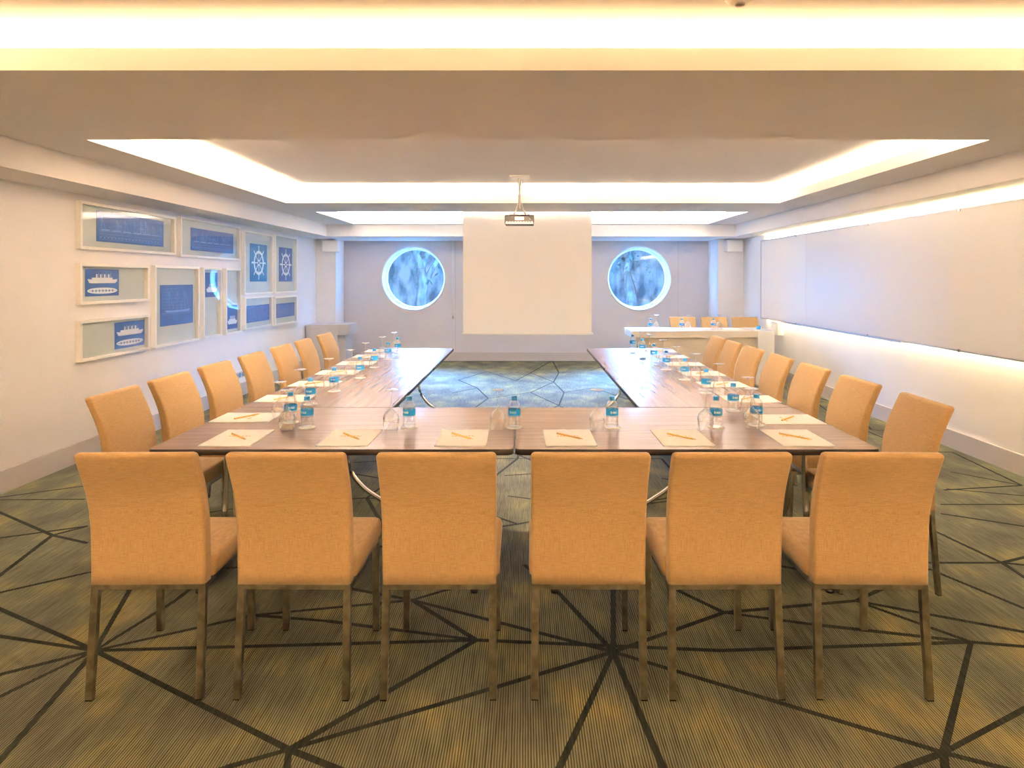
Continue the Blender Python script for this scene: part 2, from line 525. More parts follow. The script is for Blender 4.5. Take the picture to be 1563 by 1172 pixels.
# ceiling: low soffit, middle level with three coffers, top slab
b = MB()
def slab(x0, x1, y0, y1, z0, z1): b.box(x0, x1, y0, y1, z0, z1)
SX0, SX1, SY1 = -3.39, 3.58, 11.06
slab(WL, SX0-.02, YN, YB, ZL, ZL+.02)
slab(SX1+.02, WR, YN, YB, ZL, ZL+.02)
slab(SX0-.02, SX1+.02, SY1+.02, YB, ZL, ZL+.02)
slab(SX0-.02, SX0, YN, SY1+.02, ZL, ZM+.02)          # fascias of the low soffit
slab(SX1, SX1+.02, YN, SY1+.02, ZL, ZM+.02)
slab(SX0, SX1, SY1, SY1+.02, ZL, ZM+.02)
COFF = [(CX0, CX1, -2.2, 2.89), (CX0, CX1, 4.33, 7.93), (-2.90, 3.08, 8.96, 10.93)]
ycuts = [YN, -2.2, 2.89, 4.33, 7.93, 8.96, 10.93, SY1]
for a, c in ((YN, -2.22), (2.91, 4.31), (7.95, 8.94), (10.95, SY1+.02)):
    slab(SX0, SX1, a, min(c, SY1), ZM, ZM+.02)
for x0, x1, y0, y1 in COFF:
    slab(SX0, x0-.02, y0-.02, y1+.02, ZM, ZM+.02)
    slab(x1+.02, SX1, y0-.02, y1+.02, ZM, ZM+.02)
    t = .02
    slab(x0-t, x0, y0-t, y1+t, ZM, ZLIP); slab(x1, x1+t, y0-t, y1+t, ZM, ZLIP)
    slab(x0, x1, y0-t, y0, ZM, ZLIP); slab(x0, x1, y1, y1+t, ZM, ZLIP)
    o = .22 if y0 != 8.96 else .19
    slab(x0-o-t, x0-o, y0-o, y1+o, ZM+.02, ZT); slab(x1+o, x1+o+t, y0-o, y1+o, ZM+.02, ZT)
    slab(x0-o, x1+o, y0-o-t, y0-o, ZM+.02, ZT); slab(x0-o, x1+o, y1+o, y1+o+t, ZM+.02, ZT)
slab(WL-.15, WR+.15, YN-.15, YB+.4, ZT, ZT+.2)
struct(b.build('ceiling', M['ceil']))

# baseboards
BH = .165
wallbox('baseboard_left', WL, WL+.018, YN, 11.85, 0, BH, M['base'])
wallbox('baseboard_right', WR-.018, WR, YN, 11.75, 0, BH, M['base'])
wallbox('baseboard_back', -3.465, 3.487, YB-.018, YB, 0, BH, M['base'])
wallbox('baseboard_near', WL+.02, WR-.02, YN, YN+.018, 0, BH, M['base'])
wallbox('baseboard_pillar_left', WL+.018, -3.465, 11.832, 11.85, 0, BH, M['base'])
wallbox('baseboard_pillar_right', 3.487, WR-.018, 11.732, 11.75, 0, BH, M['base'])
# narrow seams of the back wall panels
for k, sx in enumerate((-1.335, 2.92)):
    wallbox('trim_%d' % (k+1), sx-.003, sx+.003, YB-.004, YB, BH, ZL, M['base'])

# ------------------------------------------------------------------ outside the portholes
b = MB(); b.box(-16, 16, YB+.6, 30, -.25, -.05)
struct(b.build('ground', M['outground']))
b = MB(); b.box(-12, 12, 20.0, 20.3, -.05, 4.6)
o = b.build('courtyard_wall', M['outwall']); tag(o, 'mottled blue-green wall across the courtyard behind the round windows', 'wall')
def tree(x, y, lean, seed, label):
    rnd = random.Random(seed)
    t = empty('courtyard_tree', label, 'tree', (x, y, -.05), 0, 'trees outside the round windows')
    b = MB()
    def limb(p, d, r, L, lvl):
        pts = [p]; q = p.copy(); dd = d.copy()
        for k in range(4):
            dd = (dd+Vector((rnd.uniform(-.22, .22), rnd.uniform(-.2, .2), .04))).normalized()
            q = q+dd*L/4; pts.append(q.copy())
        n = 8; rings = []
        for i, pp in enumerate(pts):
            rr = r*(1-.45*i/4)
            a = dd.cross(Vector((0, 1, 0))).normalized(); c = dd.cross(a)
            rings.append([pp+a*math.cos(2*PI*k/n)*rr+c*math.sin(2*PI*k/n)*rr for k in range(n)])
        b.loft(rings)
        if lvl < 2:
            for k in range(3):
                limb(pts[-1-(k == 2)], (dd+Vector((rnd.uniform(-.9, .9), rnd.uniform(-.5, .5), rnd.uniform(.0, .5)))).normalized(), r*.5, L*.62, lvl+1)
        tips.append(pts[-1])
    tips = []
    limb(Vector((0, 0, 0)), Vector((lean, 0, 1)).normalized(), .20, 1.9, 0)
    b.build('trunk', M['bark'], t)
    b = MB()
    for tp in tips:
        for k in range(34):
            c = tp+Vector((rnd.gauss(0, .42), rnd.gauss(0, .4), rnd.gauss(.05, .36)))
            s = rnd.uniform(.05, .11)
            u = Vector((rnd.uniform(-1, 1), rnd.uniform(-1, 1), rnd.uniform(-1, 1))).normalized()
            v = u.cross(Vector((rnd.uniform(-1, 1), rnd.uniform(-1, 1), rnd.uniform(-1, 1)))).normalized()
            b.face([c-u*s, c-v*s*.4, c+u*s, c+v*s*.4])
    b.build('foliage', M['leaf'], t)
tree(-2.9, 17.2, .28, 3, 'leafy tree with pale forked trunk seen through the left round window')
tree(3.0, 17.2, -.30, 5, 'leafy tree with pale forked trunk seen through the right round window')

# ------------------------------------------------------------------ chairs
def rr_ring(x0, x1, y0, y1, r, z, n=4, f=None):
    pts = []
    for cx, cy, a0 in ((x1-r, y1-r, 0), (x0+r, y1-r, 90), (x0+r, y0+r, 180), (x1-r, y0+r, 270)):
        for k in range(n+1):
            a = R(a0+90*k/n)
            pts.append((cx+r*math.cos(a), cy+r*math.sin(a), z))
    return pts

def make_chair():
    t = empty('dining_chair', 'x', 'chair')
    # backrest: straight below, sweeping back towards the top
    b = MB(); rings = []
    prof = [(.418, 0), (.46, 0), (.52, 0), (.58, -.001), (.64, -.004), (.70, -.012), (.75, -.024), (.80, -.041), (.85, -.062), (.89, -.080), (.915, -.091)]
    for z, y in prof:
        t_ = (z-.418)/(.5)
        th = .058-.014*t_
        hw = .213+.004*t_
        rings.append(rr_ring(-hw, hw, y, y+th, .012, z))
    zt, yt = .915, -.091
    for k in range(1, 5):
        a = PI/2*k/4
        ins = .016*(1-math.cos(a))
        rings.append(rr_ring(-.217+ins, .217-ins, yt+ins-.006*math.sin(a), yt+.044-ins-.006*math.sin(a), max(.002, .012-ins*.5), zt+.017*math.sin(a)))
    b.loft(rings)
    bk = b.build('backrest', M['fabric'], t)
    # seat cushion, a little domed
    b = MB()
    rings = []
    y0, y1 = .056, .475
    for z, ins in ((.421, .006), (.426, 0), (.45, -.002), (.480, -.001), (.494, .004), (.501, .012), (.505, .03), (.509, .10), (.510, .19)):
        rings.append(rr_ring(-.222+ins, .222-ins, y0+ins*.4, y1-ins, max(.004, .02-ins*.05), z))
    b.loft(rings)
    b.build('seat', M['fabric'], t)
    # metal frame under the seat
    b = MB()
    b.box(-.212, .212, .004, .024, .398, .419); b.box(-.212, .212, .448, .468, .398, .419)
    b.box(-.212, -.190, .024, .448, .398, .419); b.box(.190, .212, .024, .448, .398, .419)
    b.build('seat_frame', M['chairmetal'], t)
    for sx in (-1, 1):
        b = MB()
        b.bar((sx*.199, .016, .398), (sx*.203, -.016, .004), .027, .020)
        l = b.build('leg', M['chairmetal'], t)
        b = MB(); b.box(sx*.203-.012, sx*.203+.012, -.026, -.006, 0, .005); b.build('foot_glide', M['black'], l)
        b = MB()
        b.bar((sx*.199, .456, .398), (sx*.201, .462, .004), .027, .020)
        l = b.build('leg', M['chairmetal'], t)
        b = MB(); b.box(sx*.201-.012, sx*.201+.012, .452, .472, 0, .005); b.build('foot_glide', M['black'], l)
    return t
chair0 = make_chair()
index_kids()
used = [False]
def place_chair(x, y, rz, label, group):
    o = copy_tree(chair0) if used[0] else chair0
    used[0] = True
    o.location = (x, y, 0); o.rotation_euler = (0, 0, rz)
    o['label'] = label; o['group'] = group
    return o
ordn = ['nearest', 'second nearest', 'third nearest', 'middle', 'third farthest', 'second farthest', 'farthest']
fr = ['leftmost', 'second from the left', 'third from the left', 'third from the right', 'second from the right', 'rightmost']
for i, (x, a) in enumerate(((-1.413, 1), (-.868, -.6), (-.323, .4), (.237, -.4), (.748, .5), (1.295, -1))):
    place_chair(x, 2.425, R(a), 'ochre upholstered chair with its back to us, %s in the foreground row' % fr[i], 'chairs in the foreground row')
LY = [3.65, 4.22, 4.83, 5.47, 6.14, 6.75, 7.46]
RY = [3.41, 4.07, 4.71, 5.32, 5.96, 6.52, 7.05]
for i, y in enumerate(LY):
    place_chair(-2.245, y, -PI/2+R(random.uniform(-1.5, 1.5)), 'ochre upholstered chair facing right, %s in the row along the picture wall' % ordn[i], 'chairs on the left side of the table')
for i, y in enumerate(RY):
    place_chair(2.03, y, PI/2+R(random.uniform(-1.5, 1.5)), 'ochre upholstered chair facing left, %s in the row along the whiteboard' % ordn[i], 'chairs on the right side of the table')
for i, x in enumerate((2.61, 3.13, 3.645)):
    place_chair(x, 10.72, PI, 'ochre chair behind the pale speakers desk, %s of the three' % ['leftmost', 'middle', 'rightmost'][i], 'chairs behind the speakers desk')

# ------------------------------------------------------------------ conference tables
TZ = .74
def make_table(L, D, name='conference_table'):
    """long axis along local x, origin at the floor under its middle"""
    t = empty(name, 'x', 'table')
    b = MB()
    g = .003
    hx, hy = L/2-g, D/2-g
    r = .03
    def ring(ins, z): return rr_ring(-hx+ins, hx-ins, -hy+ins, hy-ins, r, z, 5)
    b.loft([ring(.003, TZ-.0015), ring(.003, TZ)], smooth=False)
    b.build('tabletop', M['wood'], t)
    b = MB()
    b.loft([ring(.004, TZ-.030), ring(0, TZ-.026), ring(0, TZ-.004), ring(.003, TZ-.0015)])
    b.build('edge_band', M['edge'], t)
    # rails and folding leg frames
    b = MB()
    for s in (-1, 1):
        b.box(-L/2+.16, L/2-.16, s*.30-.018, s*.30+.018, TZ-.062, TZ-.030)
    b.build('under_rail', M['alu'], t)
    for s in (-1, 1):
        x = s*(L/2-(.20 if D > 1.0 else .30 if L > 1.75 else .25))
        b = MB(); b.box(x-.03, x+.03, -.34, .34, TZ-.055, TZ-.030, bevel=.004)
        for e in (-1, 1): b.box(x-.035, x+.035, e*.42-.03, e*.42+.03, TZ-.05, TZ-.030, bevel=.004)
        b.build('bracket', M['black'], t)
        for e in (-1, 1):
            b = MB()
            pts = smooth_curve([(x, e*.10, TZ-.05), (x, e*.105, .48), (x, e*.13, .27), (x, e*.22, .14), (x, e*.33, .06), (x, e*.40, .016)], 5)
            b.tube(pts, .016, 10)
            l = b.build('leg', M['chrome'], t)
            b = MB(); b.lathe([(.001, .0), (.02, .0), (.02, .016), (.001, .018)], 12, x, e*.40); b.build('foot_glide', M['black'], l)
        b = MB()
        b.tube([(x, -.105, .50), (x, .105, .50)], .011, 8)
        b.bar((x-s*.02, 0, .50), (x-s*.34, 0, TZ-.045), .022, .022)
        b.build('brace', M['alu'], t)
    return t
XL, XR, XM = -1.835, 1.712, -.047
Y1, Y2, Y3, Y4 = 3.122, 4.150, 5.985, 7.700
def put(o, x, y, rz, label):
    o.location = (x, y, 0); o.rotation_euler = (0, 0, rz); o['label'] = label; o['group'] = 'walnut tables of the U'
tf = make_table((XR-XL)/2, Y2-Y1)
put(tf, (XL+XM)/2, (Y1+Y2)/2, 0, 'walnut folding table of the near crossbar, left half')
index_kids()
o = copy_tree(tf); put(o, (XM+XR)/2, (Y1+Y2)/2, 0, 'walnut folding table of the near crossbar, right half')
WLEG = .990
ts = make_table(Y3-Y2, WLEG); put(ts, XL+WLEG/2, (Y2+Y3)/2, PI/2, 'walnut folding table in the left arm of the U, the nearer one')
index_kids()
o = copy_tree(ts); put(o, XR-WLEG/2, (Y2+Y3)/2, PI/2, 'walnut folding table in the right arm of the U, the nearer one')
te = make_table(Y4-Y3, WLEG); put(te, XL+WLEG/2, (Y3+Y4)/2, PI/2, 'walnut folding table at the far end of the left arm')
index_kids()
o = copy_tree(te); put(o, XR-WLEG/2, (Y3+Y4)/2, PI/2, 'walnut folding table at the far end of the right arm')

# ------------------------------------------------------------------ notepads and pencils
def make_pad():
    t = empty('notepad', 'x', 'notepad')
    b = MB(); b.box(-.127, .127, -.172, .172, 0, .0035)
    b.build('sheets', M['paper'], t)
    b = MB()
    for k in range(7):
        if k == 3: continue
        b.box(-.06+.017*k, -.06+.017*k+.011, .018, .028+.004*(k % 2), .0036, .0039)
    b.build('printed_logo', M['orange'], t)
    return t
def make_pencil():
    t = empty('pencil', 'x', 'pencil')
    def hexr(x, r): return [(x, r*math.cos(PI/3*k), .0042+r*math.sin(PI/3*k)) for k in range(6)]
    b = MB(); b.loft([hexr(-.088, .0045), hexr(.070, .0045)], smooth=False); b.build('shaft', M['pencil'], t)
    b = MB(); b.loft([hexr(.0701, .0044), hexr(.084, .0012)], smooth=False); b.build('sharpened_wood', M['pencilwood'], t)
    b = MB(); b.loft([hexr(.0841, .0012), hexr(.088, .0003)], smooth=False); b.build('lead_tip', M['black'], t)
    return t
pad0, pen0 = make_pad(), make_pencil()
index_kids()
st = {'pad': 0, 'pen': 0, 'bottle': 0, 'glass': 0, 'coaster': 0}
def inst(kind, proto, x, y, z, rz, label, group):
    o = copy_tree(proto) if st[kind] else proto
    st[kind] = 1
    o.location = (x, y, z); o.rotation_euler = (0, 0, rz); o['label'] = label; o['group'] = group
    return o
def pad_and_pencil(x, y, rz, prz, where, grp):
    inst('pad', pad0, x, y, TZ+.0002, rz, 'white notepad with small orange print, %s' % where, 'notepads '+grp)
    inst('pen', pen0, x+random.uniform(-.008, .008), y+random.uniform(-.006, .006), TZ+.0045, prz, 'ochre pencil lying on the white notepad, %s' % where, 'pencils '+grp)
for i, x in enumerate((-1.483, -.903, -.322, .224, .805, 1.397)):
    pad_and_pencil(x, 3.352, R(random.uniform(-1, 1)), R(-46+random.uniform(-3, 3)), fr[i]+' along the near table edge', 'along the near edge')
LP = [3.84, 4.455, 5.08, 5.70, 6.33, 6.90, 7.42]
RP = [3.79, 4.43, 5.04, 5.63, 6.26, 6.85, 7.40]
for i, y in enumerate(LP):
    pad_and_pencil(-1.645, y, -PI/2+R(random.uniform(-2, 2)), R(52+random.uniform(-6, 6)), ordn[i]+' in the left row', 'in the left row')
for i, y in enumerate(RP):
    pad_and_pencil(1.530, y, PI/2+R(random.uniform(-2, 2)), R(46+random.uniform(-6, 6)), ordn[i]+' in the right row', 'in the right row')

# ------------------------------------------------------------------ bottles, coasters, glasses
def make_bottle():
    t = empty('water_bottle', 'x', 'bottle')
    b = MB()
    prof = [(.001, .004), (.020, .002), (.031, .003), (.0345, .009), (.0345, .018), (.0325, .022), (.0345, .026), (.0325, .031), (.0345, .036),
            (.0325, .042), (.0345, .048), (.0325, .054), (.0340, .060), (.0340, .064), (.0335, .102), (.0345, .106), (.0345, .114),
            (.0325, .124), (.028, .134), (.021, .143), (.0155, .149), (.0135, .153), (.0135, .158)]
    b.lathe(prof, 24)
    b.build('bottle_body', M['pet'], t)
    b = MB(); b.lathe([(.0349, .064), (.0349, .101)], 28); lb = b.build('label_band', M['label'], t)
    b = MB(); b.lathe([(.0351, .066), (.0351, .0685)], 28); b.build('label_stripe', M['artwhite'], lb)
    b = MB(); b.lathe([(.0160, .154), (.0162, .156), (.0162, .168), (.0150, .171), (.0001, .1715)], 20)
    b.lathe([(.0180, .150), (.0180, .153), (.0140, .1535)], 20)
    b.build('screw_cap', M['cap'], t)
    me = text_mesh('Erikli', .0175, .0004)
    for v in me.vertices:
        x, y = v.co.x, v.co.y
        a = x/.0353 - PI/2
        v.co = (.0354*math.cos(a), .0354*math.sin(a), .0865+y)
    me.materials.append(M['artwhite'])
    tx = bpy.data.objects.new('label_lettering', me); COL.objects.link(tx); tx.parent = lb
    tx2 = tx.copy(); COL.objects.link(tx2); tx2.parent = lb; tx2.rotation_euler = (0, 0, PI)
    return t
def make_glass():
    """stemmed glass standing upside down: rim below, foot on top"""
    t = empty('wine_glass', 'x', 'glass')
    b = MB()
    prof = [(.0335, .0005), (.0375, .018), (.0420, .038), (.0440, .056), (.0425, .074), (.0360, .092), (.0250, .106), (.0140, .114), (.0080, .121)]
    b.lathe(prof, 28)
    b.lathe([(.0335, .0005), (.0329, .0), (.0324, .0007)], 28)
    b.build('bowl', M['glass'], t)
    b = MB(); b.lathe([(.0080, .121), (.0052, .135), (.0042, .160), (.0042, .195), (.0055, .208), (.010, .214)], 16); b.build('stem', M['glass'], t)
    b = MB(); b.lathe([(.010, .214), (.020, .2185), (.0365, .2215), (.0385, .2228), (.0365, .2245), (.001, .2245)], 28); b.build('foot', M['glass'], t)
    return t
bot0 = make_bottle(); gl0 = make_glass()
b = MB(); b.lathe([(.0001, 0), (.0460, 0), (.0465, .001), (.0460, .0022), (.0001, .0022)], 28)
co0 = b.build('coaster', M['paper']); tag(co0, 'x', 'coaster')
index_kids()
def bottle(x, y, z, where, grp, co=True):
    if co: inst('coaster', co0, x, y, z+.0002, 0, 'round white coaster under the bottle, %s' % where, 'coasters '+grp)
    inst('bottle', bot0, x, y, z+(.0026 if co else .0005), R(random.uniform(-35, 35)), 'water bottle with teal label, %s' % where, 'water bottles '+grp)
def glass(x, y, z, where, grp):
    inst('glass', gl0, x, y, z+.0003, R(random.uniform(0, 90)), 'upside-down stemmed glass, %s' % where, 'glasses '+grp)
def tp(x, y, z=TZ):
    d = (H-z)*F/(y-PY); return (x-PX)*d/F, d
for i, (gx, bx) in enumerate(((438, 468.7), (597, 624.6), (759.8, 784.8), (911.4, 934.4), (1077, 1093))):
    wh = fr[i] if i < 4 else 'fifth from the left'
    x, y = tp(gx, 658); glass(x, y, TZ, wh+' along the near table edge', 'along the near edge')
    x, y = tp(bx, 652.5); bottle(x, y, TZ, wh+' along the near table edge', 'along the near edge')
for i, (x, y) in enumerate(((-1.345, 3.714), (-1.408, 4.25), (-1.40, 4.747), (-1.375, 5.39), (-1.405, 6.036), (-1.41, 6.654), (-1.414, 7.18))):
    bottle(x, y, TZ, ordn[i]+' of the left row', 'in the left row')
for i, (x, y) in enumerate(((-1.43, 3.776), (-1.49, 4.29), (-1.476, 4.87), (-1.48, 5.49), (-1.50, 6.09), (-1.480, 6.72), (-1.473, 7.29))):
    glass(x, y, TZ, ordn[i]+' of the left row', 'in the left row')
o8 = ['nearest', 'second nearest', 'third nearest', 'fourth nearest', 'fourth farthest', 'third farthest', 'second farthest', 'farthest']
for i, (x, y) in enumerate(((1.298, 3.645), (1.291, 4.03), (1.30, 4.665), (1.30, 5.295), (1.277, 5.88), (1.285, 6.49), (1.273, 7.06), (1.25, 7.56))):
    bottle(x, y, TZ, o8[i]+' of the right row', 'in the right row')
for i, (x, y) in enumerate(((1.235, 3.54), (1.352, 3.94), (1.365, 4.57), (1.365, 5.20), (1.345, 5.775), (1.352, 6.38), (1.33, 6.95), (1.32, 7.45))):
    glass(x, y, TZ, o8[i]+' of the right row', 'in the right row')

# ------------------------------------------------------------------ speakers desk
DZ = .80
t = empty('speakers_desk', 'long pale veneer desk with thick top in front of the right pillar', 'desk', (2.60, 9.85, 0))
b = MB(); b.box(-1.04, .80, -.35, .35, DZ-.10, DZ, bevel=.003); b.build('desktop', M['desk'], t)
b = MB(); b.box(-.95, .80, -.28, -.25, 0, DZ-.10); b.build('front_panel', M['desk'], t)
b = MB(); b.box(-.97, -.94, -.28, .32, 0, DZ-.10); b.build('side_panel', M['desk'], t)
b = MB(); b.box(.80, 1.04, -.37, .35, 0, DZ+.002, bevel=.003); b.build('end_pedestal', M['white'], t)
for i, (bx, gx) in enumerate(((993, 1001.7), (1040.6, 1050.3), (1089, 1098))):
    nm = ['leftmost', 'middle', 'rightmost'][i]
    x, y = (bx-PX)*9.72/F, 9.72; bottle(x, y, DZ, nm+' on the pale speakers desk', 'on the speakers desk', co=False)
    x = (gx-PX)*9.78/F; glass(x, 9.78, DZ, nm+' on the pale speakers desk', 'on the speakers desk')
    x = (gx+20-PX)*9.9/F
    o = copy_tree(pad0); o.location = (x, 9.93, DZ+.0005); o.rotation_euler = (0, 0, PI); o['label'] = 'white notepad, %s on the pale speakers desk' % nm; o['group'] = 'notepads on the speakers desk'
b = MB(); b.lathe([(.001, 0), (.028, 0), (.030, .004), (.032, .05), (.030, .052), (.028, .006), (.001, .006)], 20)
o = b.build('pen_cup', M['cap'], None, (3.52, 9.80, DZ+.0025)); tag(o, 'small dark blue cup at the right end of the speakers desk', 'cup')

# ------------------------------------------------------------------ cabinet by the left pillar
t = empty('lectern_cabinet', 'grey laminate cabinet with an overhanging drawer beside the left pillar', 'cabinet', (-3.50, 11.50, 0))
b = MB(); b.box(-.30, .25, -.28, .28, 0, .77, bevel=.003); b.build('body', M['cabinet'], t)
b = MB(); b.box(.25, .44, -.28, .28, .59, .775, bevel=.003); d = b.build('drawer', M['cabinet'], t)
b = MB(); b.box(.30, .39, -.288, -.279, .64, .665, bevel=.002); b.build('handle', M['alu'], d)
b = MB(); b.box(.25, .36, -.18, .28, 0, .589); b.build('rear_panel', M['cabinet'], t)

# ------------------------------------------------------------------ projection screen and projector
t = empty('projection_screen', 'tall white pull-down projection screen hanging before the back wall', 'projection screen', (.027, 9.02, 0))
hw = .895
b = MB(); b.box(-hw, hw, -.0015, .0015, .812, 2.60); b.build('fabric', M['screen'], t)
b = MB()
b.loft([[(x, .04*math.cos(2*PI*k/16), 2.615+.04*math.sin(2*PI*k/16)) for k in range(16)] for x in (-hw-.04, hw+.04)]); b.build('roller_tube', M['white'], t)
b = MB(); b.box(-hw-.02, hw+.02, -.014, .014, .785, .812, bevel=.004); b.build('bottom_bar', M['white'], t)

PYY = 7.15
t = empty('ceiling_projector', 'black and silver projector on a pole under the large ceiling recess', 'projector', (-.065, PYY, 0))
b = MB(); b.box(-.11, .11, -.11, .11, 2.672, 2.69, bevel=.003); b.build('ceiling_plate', M['white'], t)
b = MB(); b.tube([(-.0, 0, 2.675), (0, 0, 2.33)], .017, 12); b.build('pole', M['white'], t)
b = MB()
for sx in (-1, 1):
    b.tube([(0, 0, 2.40), (sx*.05, .0, 2.30), (sx*.07, 0, 2.263)], .006, 8)
b.tube([(-.11, .08, 2.262), (.11, .08, 2.262)], .006, 8); b.tube([(-.11, -.08, 2.262), (.11, -.08, 2.262)], .006, 8)
b.tube([(0, -.09, 2.262), (0, .09, 2.262)], .007, 8)
b.build('mount_arm', M['chrome'], t)
b = MB(); b.box(-.16, .16, -.13, .13, 2.155, 2.255, bevel=.012, seg=3); body = b.build('housing', M['black'], t)
b = MB(); b.box(-.150, .150, -.1335, -.1305, 2.160, 2.172)
for k in range(10): b.box(-.145+.03*k, -.125+.03*k, -.134, -.1305, 2.178, 2.184)
b.build('connector_panel', M['alu'], body)
b = MB(); b.box(-.05, .05, -.134, -.1305, 2.20, 2.235, bevel=.001); b.build('front_grille', M['alu'], body)
b = MB(); b.loft([[(.08+r*math.cos(2*PI*k/20), y, 2.205+r*math.sin(2*PI*k/20)) for k in range(20)] for y, r in ((.131, .035), (.155, .033), (.155, .02), (.14, .018))]); b.build('lens', M['chrome'], body)
b = MB(); b.tube(smooth_curve([(.03, -.02, 2.68), (.035, -.03, 2.5), (.03, -.02, 2.38), (.06, -.09, 2.29), (.12, -.139, 2.20)], 5), .005, 8); b.build('cable', M['white'], t)

# ------------------------------------------------------------------ wall speakers, cord, detector, sockets, box, cable
for x, yf, nm in ((-3.525, 11.848, 'left'), (3.745, 11.748, 'right')):
    t = empty('wall_speaker', 'small cream box speaker high on the %s corner pillar' % nm, 'speaker', (x, yf, 2.05), 0, 'speakers on the corner pillars')
    b = MB(); b.box(-.145, .145, -.16, 0, 0, .21, bevel=.008); c = b.build('cabinet', M['white'], t)
    b = MB(); b.box(-.13, .13, -.166, -.161, .015, .195, bevel=.002); b.build('front_grille', M['offwhite'], c)
t = empty('blind_cord', 'thin hanging pull cord with a small weight between left window and screen', 'cord', (-1.39, 12.35, 0))
b = MB(); b.tube([(0, 0, 2.289), (0, 0, .85)], .003, 6); b.tube([(.018, 0, 2.289), (.018, 0, .85)], .003, 6); b.build('cord', M['white'], t)
b = MB(); b.lathe([(.001, .80), (.014, .81), (.014, .85), (.001, .87)], 12, .009, 0); b.build('weight', M['base'], t)
t = empty('smoke_detector', 'round beige ceiling fitting at the top edge of the picture', 'smoke detector', (.86, 2.60, 2.69))
b = MB(); b.lathe([(.001, -.028), (.035, -.028), (.05, -.018), (.058, -.006), (.058, 0), (.001, 0)], 28); b.build('housing', M['offwhite'], t)
b = MB(); b.lathe([(.001, -.036), (.018, -.034), (.020, -.0275), (.001, -.0275)], 20); b.build('sensor_cap', M['base'], t)
t = empty('socket_strip', 'row of blue-grey power sockets low on the picture wall', 'socket', (WL, 8.6, .24))
b = MB(); b.box(0, .010, -.20, .20, 0, .085, bevel=.002); pl = b.build('face_plate', M['cabinet'], t)
for k in range(4):
    b = MB(); b.loft([[(.0102+d, -.15+.10*k+r*math.cos(2*PI*j/16), .0425+r*math.sin(2*PI*j/16)) for j in range(16)] for d, r in ((0, .032), (.006, .032), (.006, .024), (.001, .022))])
    b.build('socket', M['socket'], pl)
t = empty('wall_box', 'small white junction box under the far corner of the whiteboard', 'junction box', (WR, 10.05, .70))
b = MB(); b.box(-.10, 0, -.14, .14, 0, .20, bevel=.006); hb = b.build('housing', M['white'], t)
b = MB(); b.box(-.106, -.1005, -.11, .11, .03, .17, bevel=.002); b.build('lid', M['offwhite'], hb)
b = MB()
b.tube(smooth_curve([fl(1203, 584)+Vector((0, 0, .006)), fl(1211, 588)+Vector((0, 0, .006)), fl(1206, 596)+Vector((0, 0, .006)), fl(1202, 592)+Vector((0, 0, .007)),
        fl(1209, 604)+Vector((0, 0, .006)), fl(1238, 606)+Vector((0, 0, .006)), fl(1262, 611)+Vector((0, 0, .006)), fl(1268, 616)+Vector((0, 0, .006))], 6), .007, 8)
o = b.build('floor_cable', M['black']); tag(o, 'loose black cable on the carpet behind the right row of chairs', 'cable')

# ------------------------------------------------------------------ whiteboard
BX = 3.885
t = empty('whiteboard', 'very long white board with backlit edges along the right wall', 'whiteboard', (BX, 6.7, 0))
y0, y1 = 2.9-6.7, 10.69-6.7
z0, z1 = .925, 2.182
b = MB(); b.box(0, .018, y0, y1, z0, z1); b.build('panel', M['whiteboard'], t)
b = MB()
b.box(-.008, .022, y0, y1, z1, z1+.014); b.build('top_rail', M['alu'], t)
b = MB(); b.box(-.008, .022, y0, y1, z0-.014, z0); b.build('bottom_rail', M['alu'], t)
b = MB(); b.box(-.006, .022, y1, y1+.012, z0-.014, z1+.014); b.build('end_rail', M['alu'], t)
b = MB(); b.box(-.065, -.008, -.1, 3.0, z0-.016, z0-.006, bevel=.002); b.box(-.068, -.062, -.1, 3.0, z0-.016, z0+.006); b.build('pen_tray', M['alu'], t)
b = MB(); b.box(-.001, 0, 2.28, 2.284, z0, z1); b.build('panel_seam', M['alu'], t)
b = MB()
for yy in (-.9, .65, 2.6):
    b.box(-.012, -.002, yy-.012, yy+.012, z1-.014, z1+.018); b.box(-.012, -.002, yy-.012, yy+.012, z0-.018, z0+.008)
b.build('hanging_clip', M['chrome'], t)
b = MB()
for yy in (-3.4, -1.5, 0.4, 2.3, 3.8):
    b.box(.018, .064, yy-.02, yy+.02, 1.1, 2.0)
b.build('standoff', M['alu'], t)

# ------------------------------------------------------------------ framed pictures on the left wall
def cv(cx, cy, front=3.77):
    """crop coordinates on the wall's pictures -> (y, z)"""
    x, y = cx/3.126, 200+cy/3.126
    Y = front*F/(PX-x)
    return Y, H-(y-PY)*Y/F
def quad(b, pts, x):
    b.face([(x, p[0], p[1]) for p in pts])
def disc(b, cy, cz, r, x, n=18, ry=None):
    b.face([(x, cy+(ry or r)*math.cos(2*PI*k/n), cz+r*math.sin(2*PI*k/n)) for k in range(n)])
def line(b, p, q, wd, x):
    p = Vector(p); q = Vector(q); d = (q-p); n = Vector((-d.y, d.x)).normalized()*wd/2
    b.face([(x, *(p-n)), (x, *(q-n)), (x, *(q+n)), (x, *(p+n))])
def ring(b, cy, cz, r0, r1, x, n=36):
    for k in range(n):
        a0, a1 = 2*PI*k/n, 2*PI*(k+1)/n
        b.face([(x, cy+r0*math.cos(a0), cz+r0*math.sin(a0)), (x, cy+r1*math.cos(a0), cz+r1*math.sin(a0)), (x, cy+r1*math.cos(a1), cz+r1*math.sin(a1)), (x, cy+r0*math.cos(a1), cz+r0*math.sin(a1))])

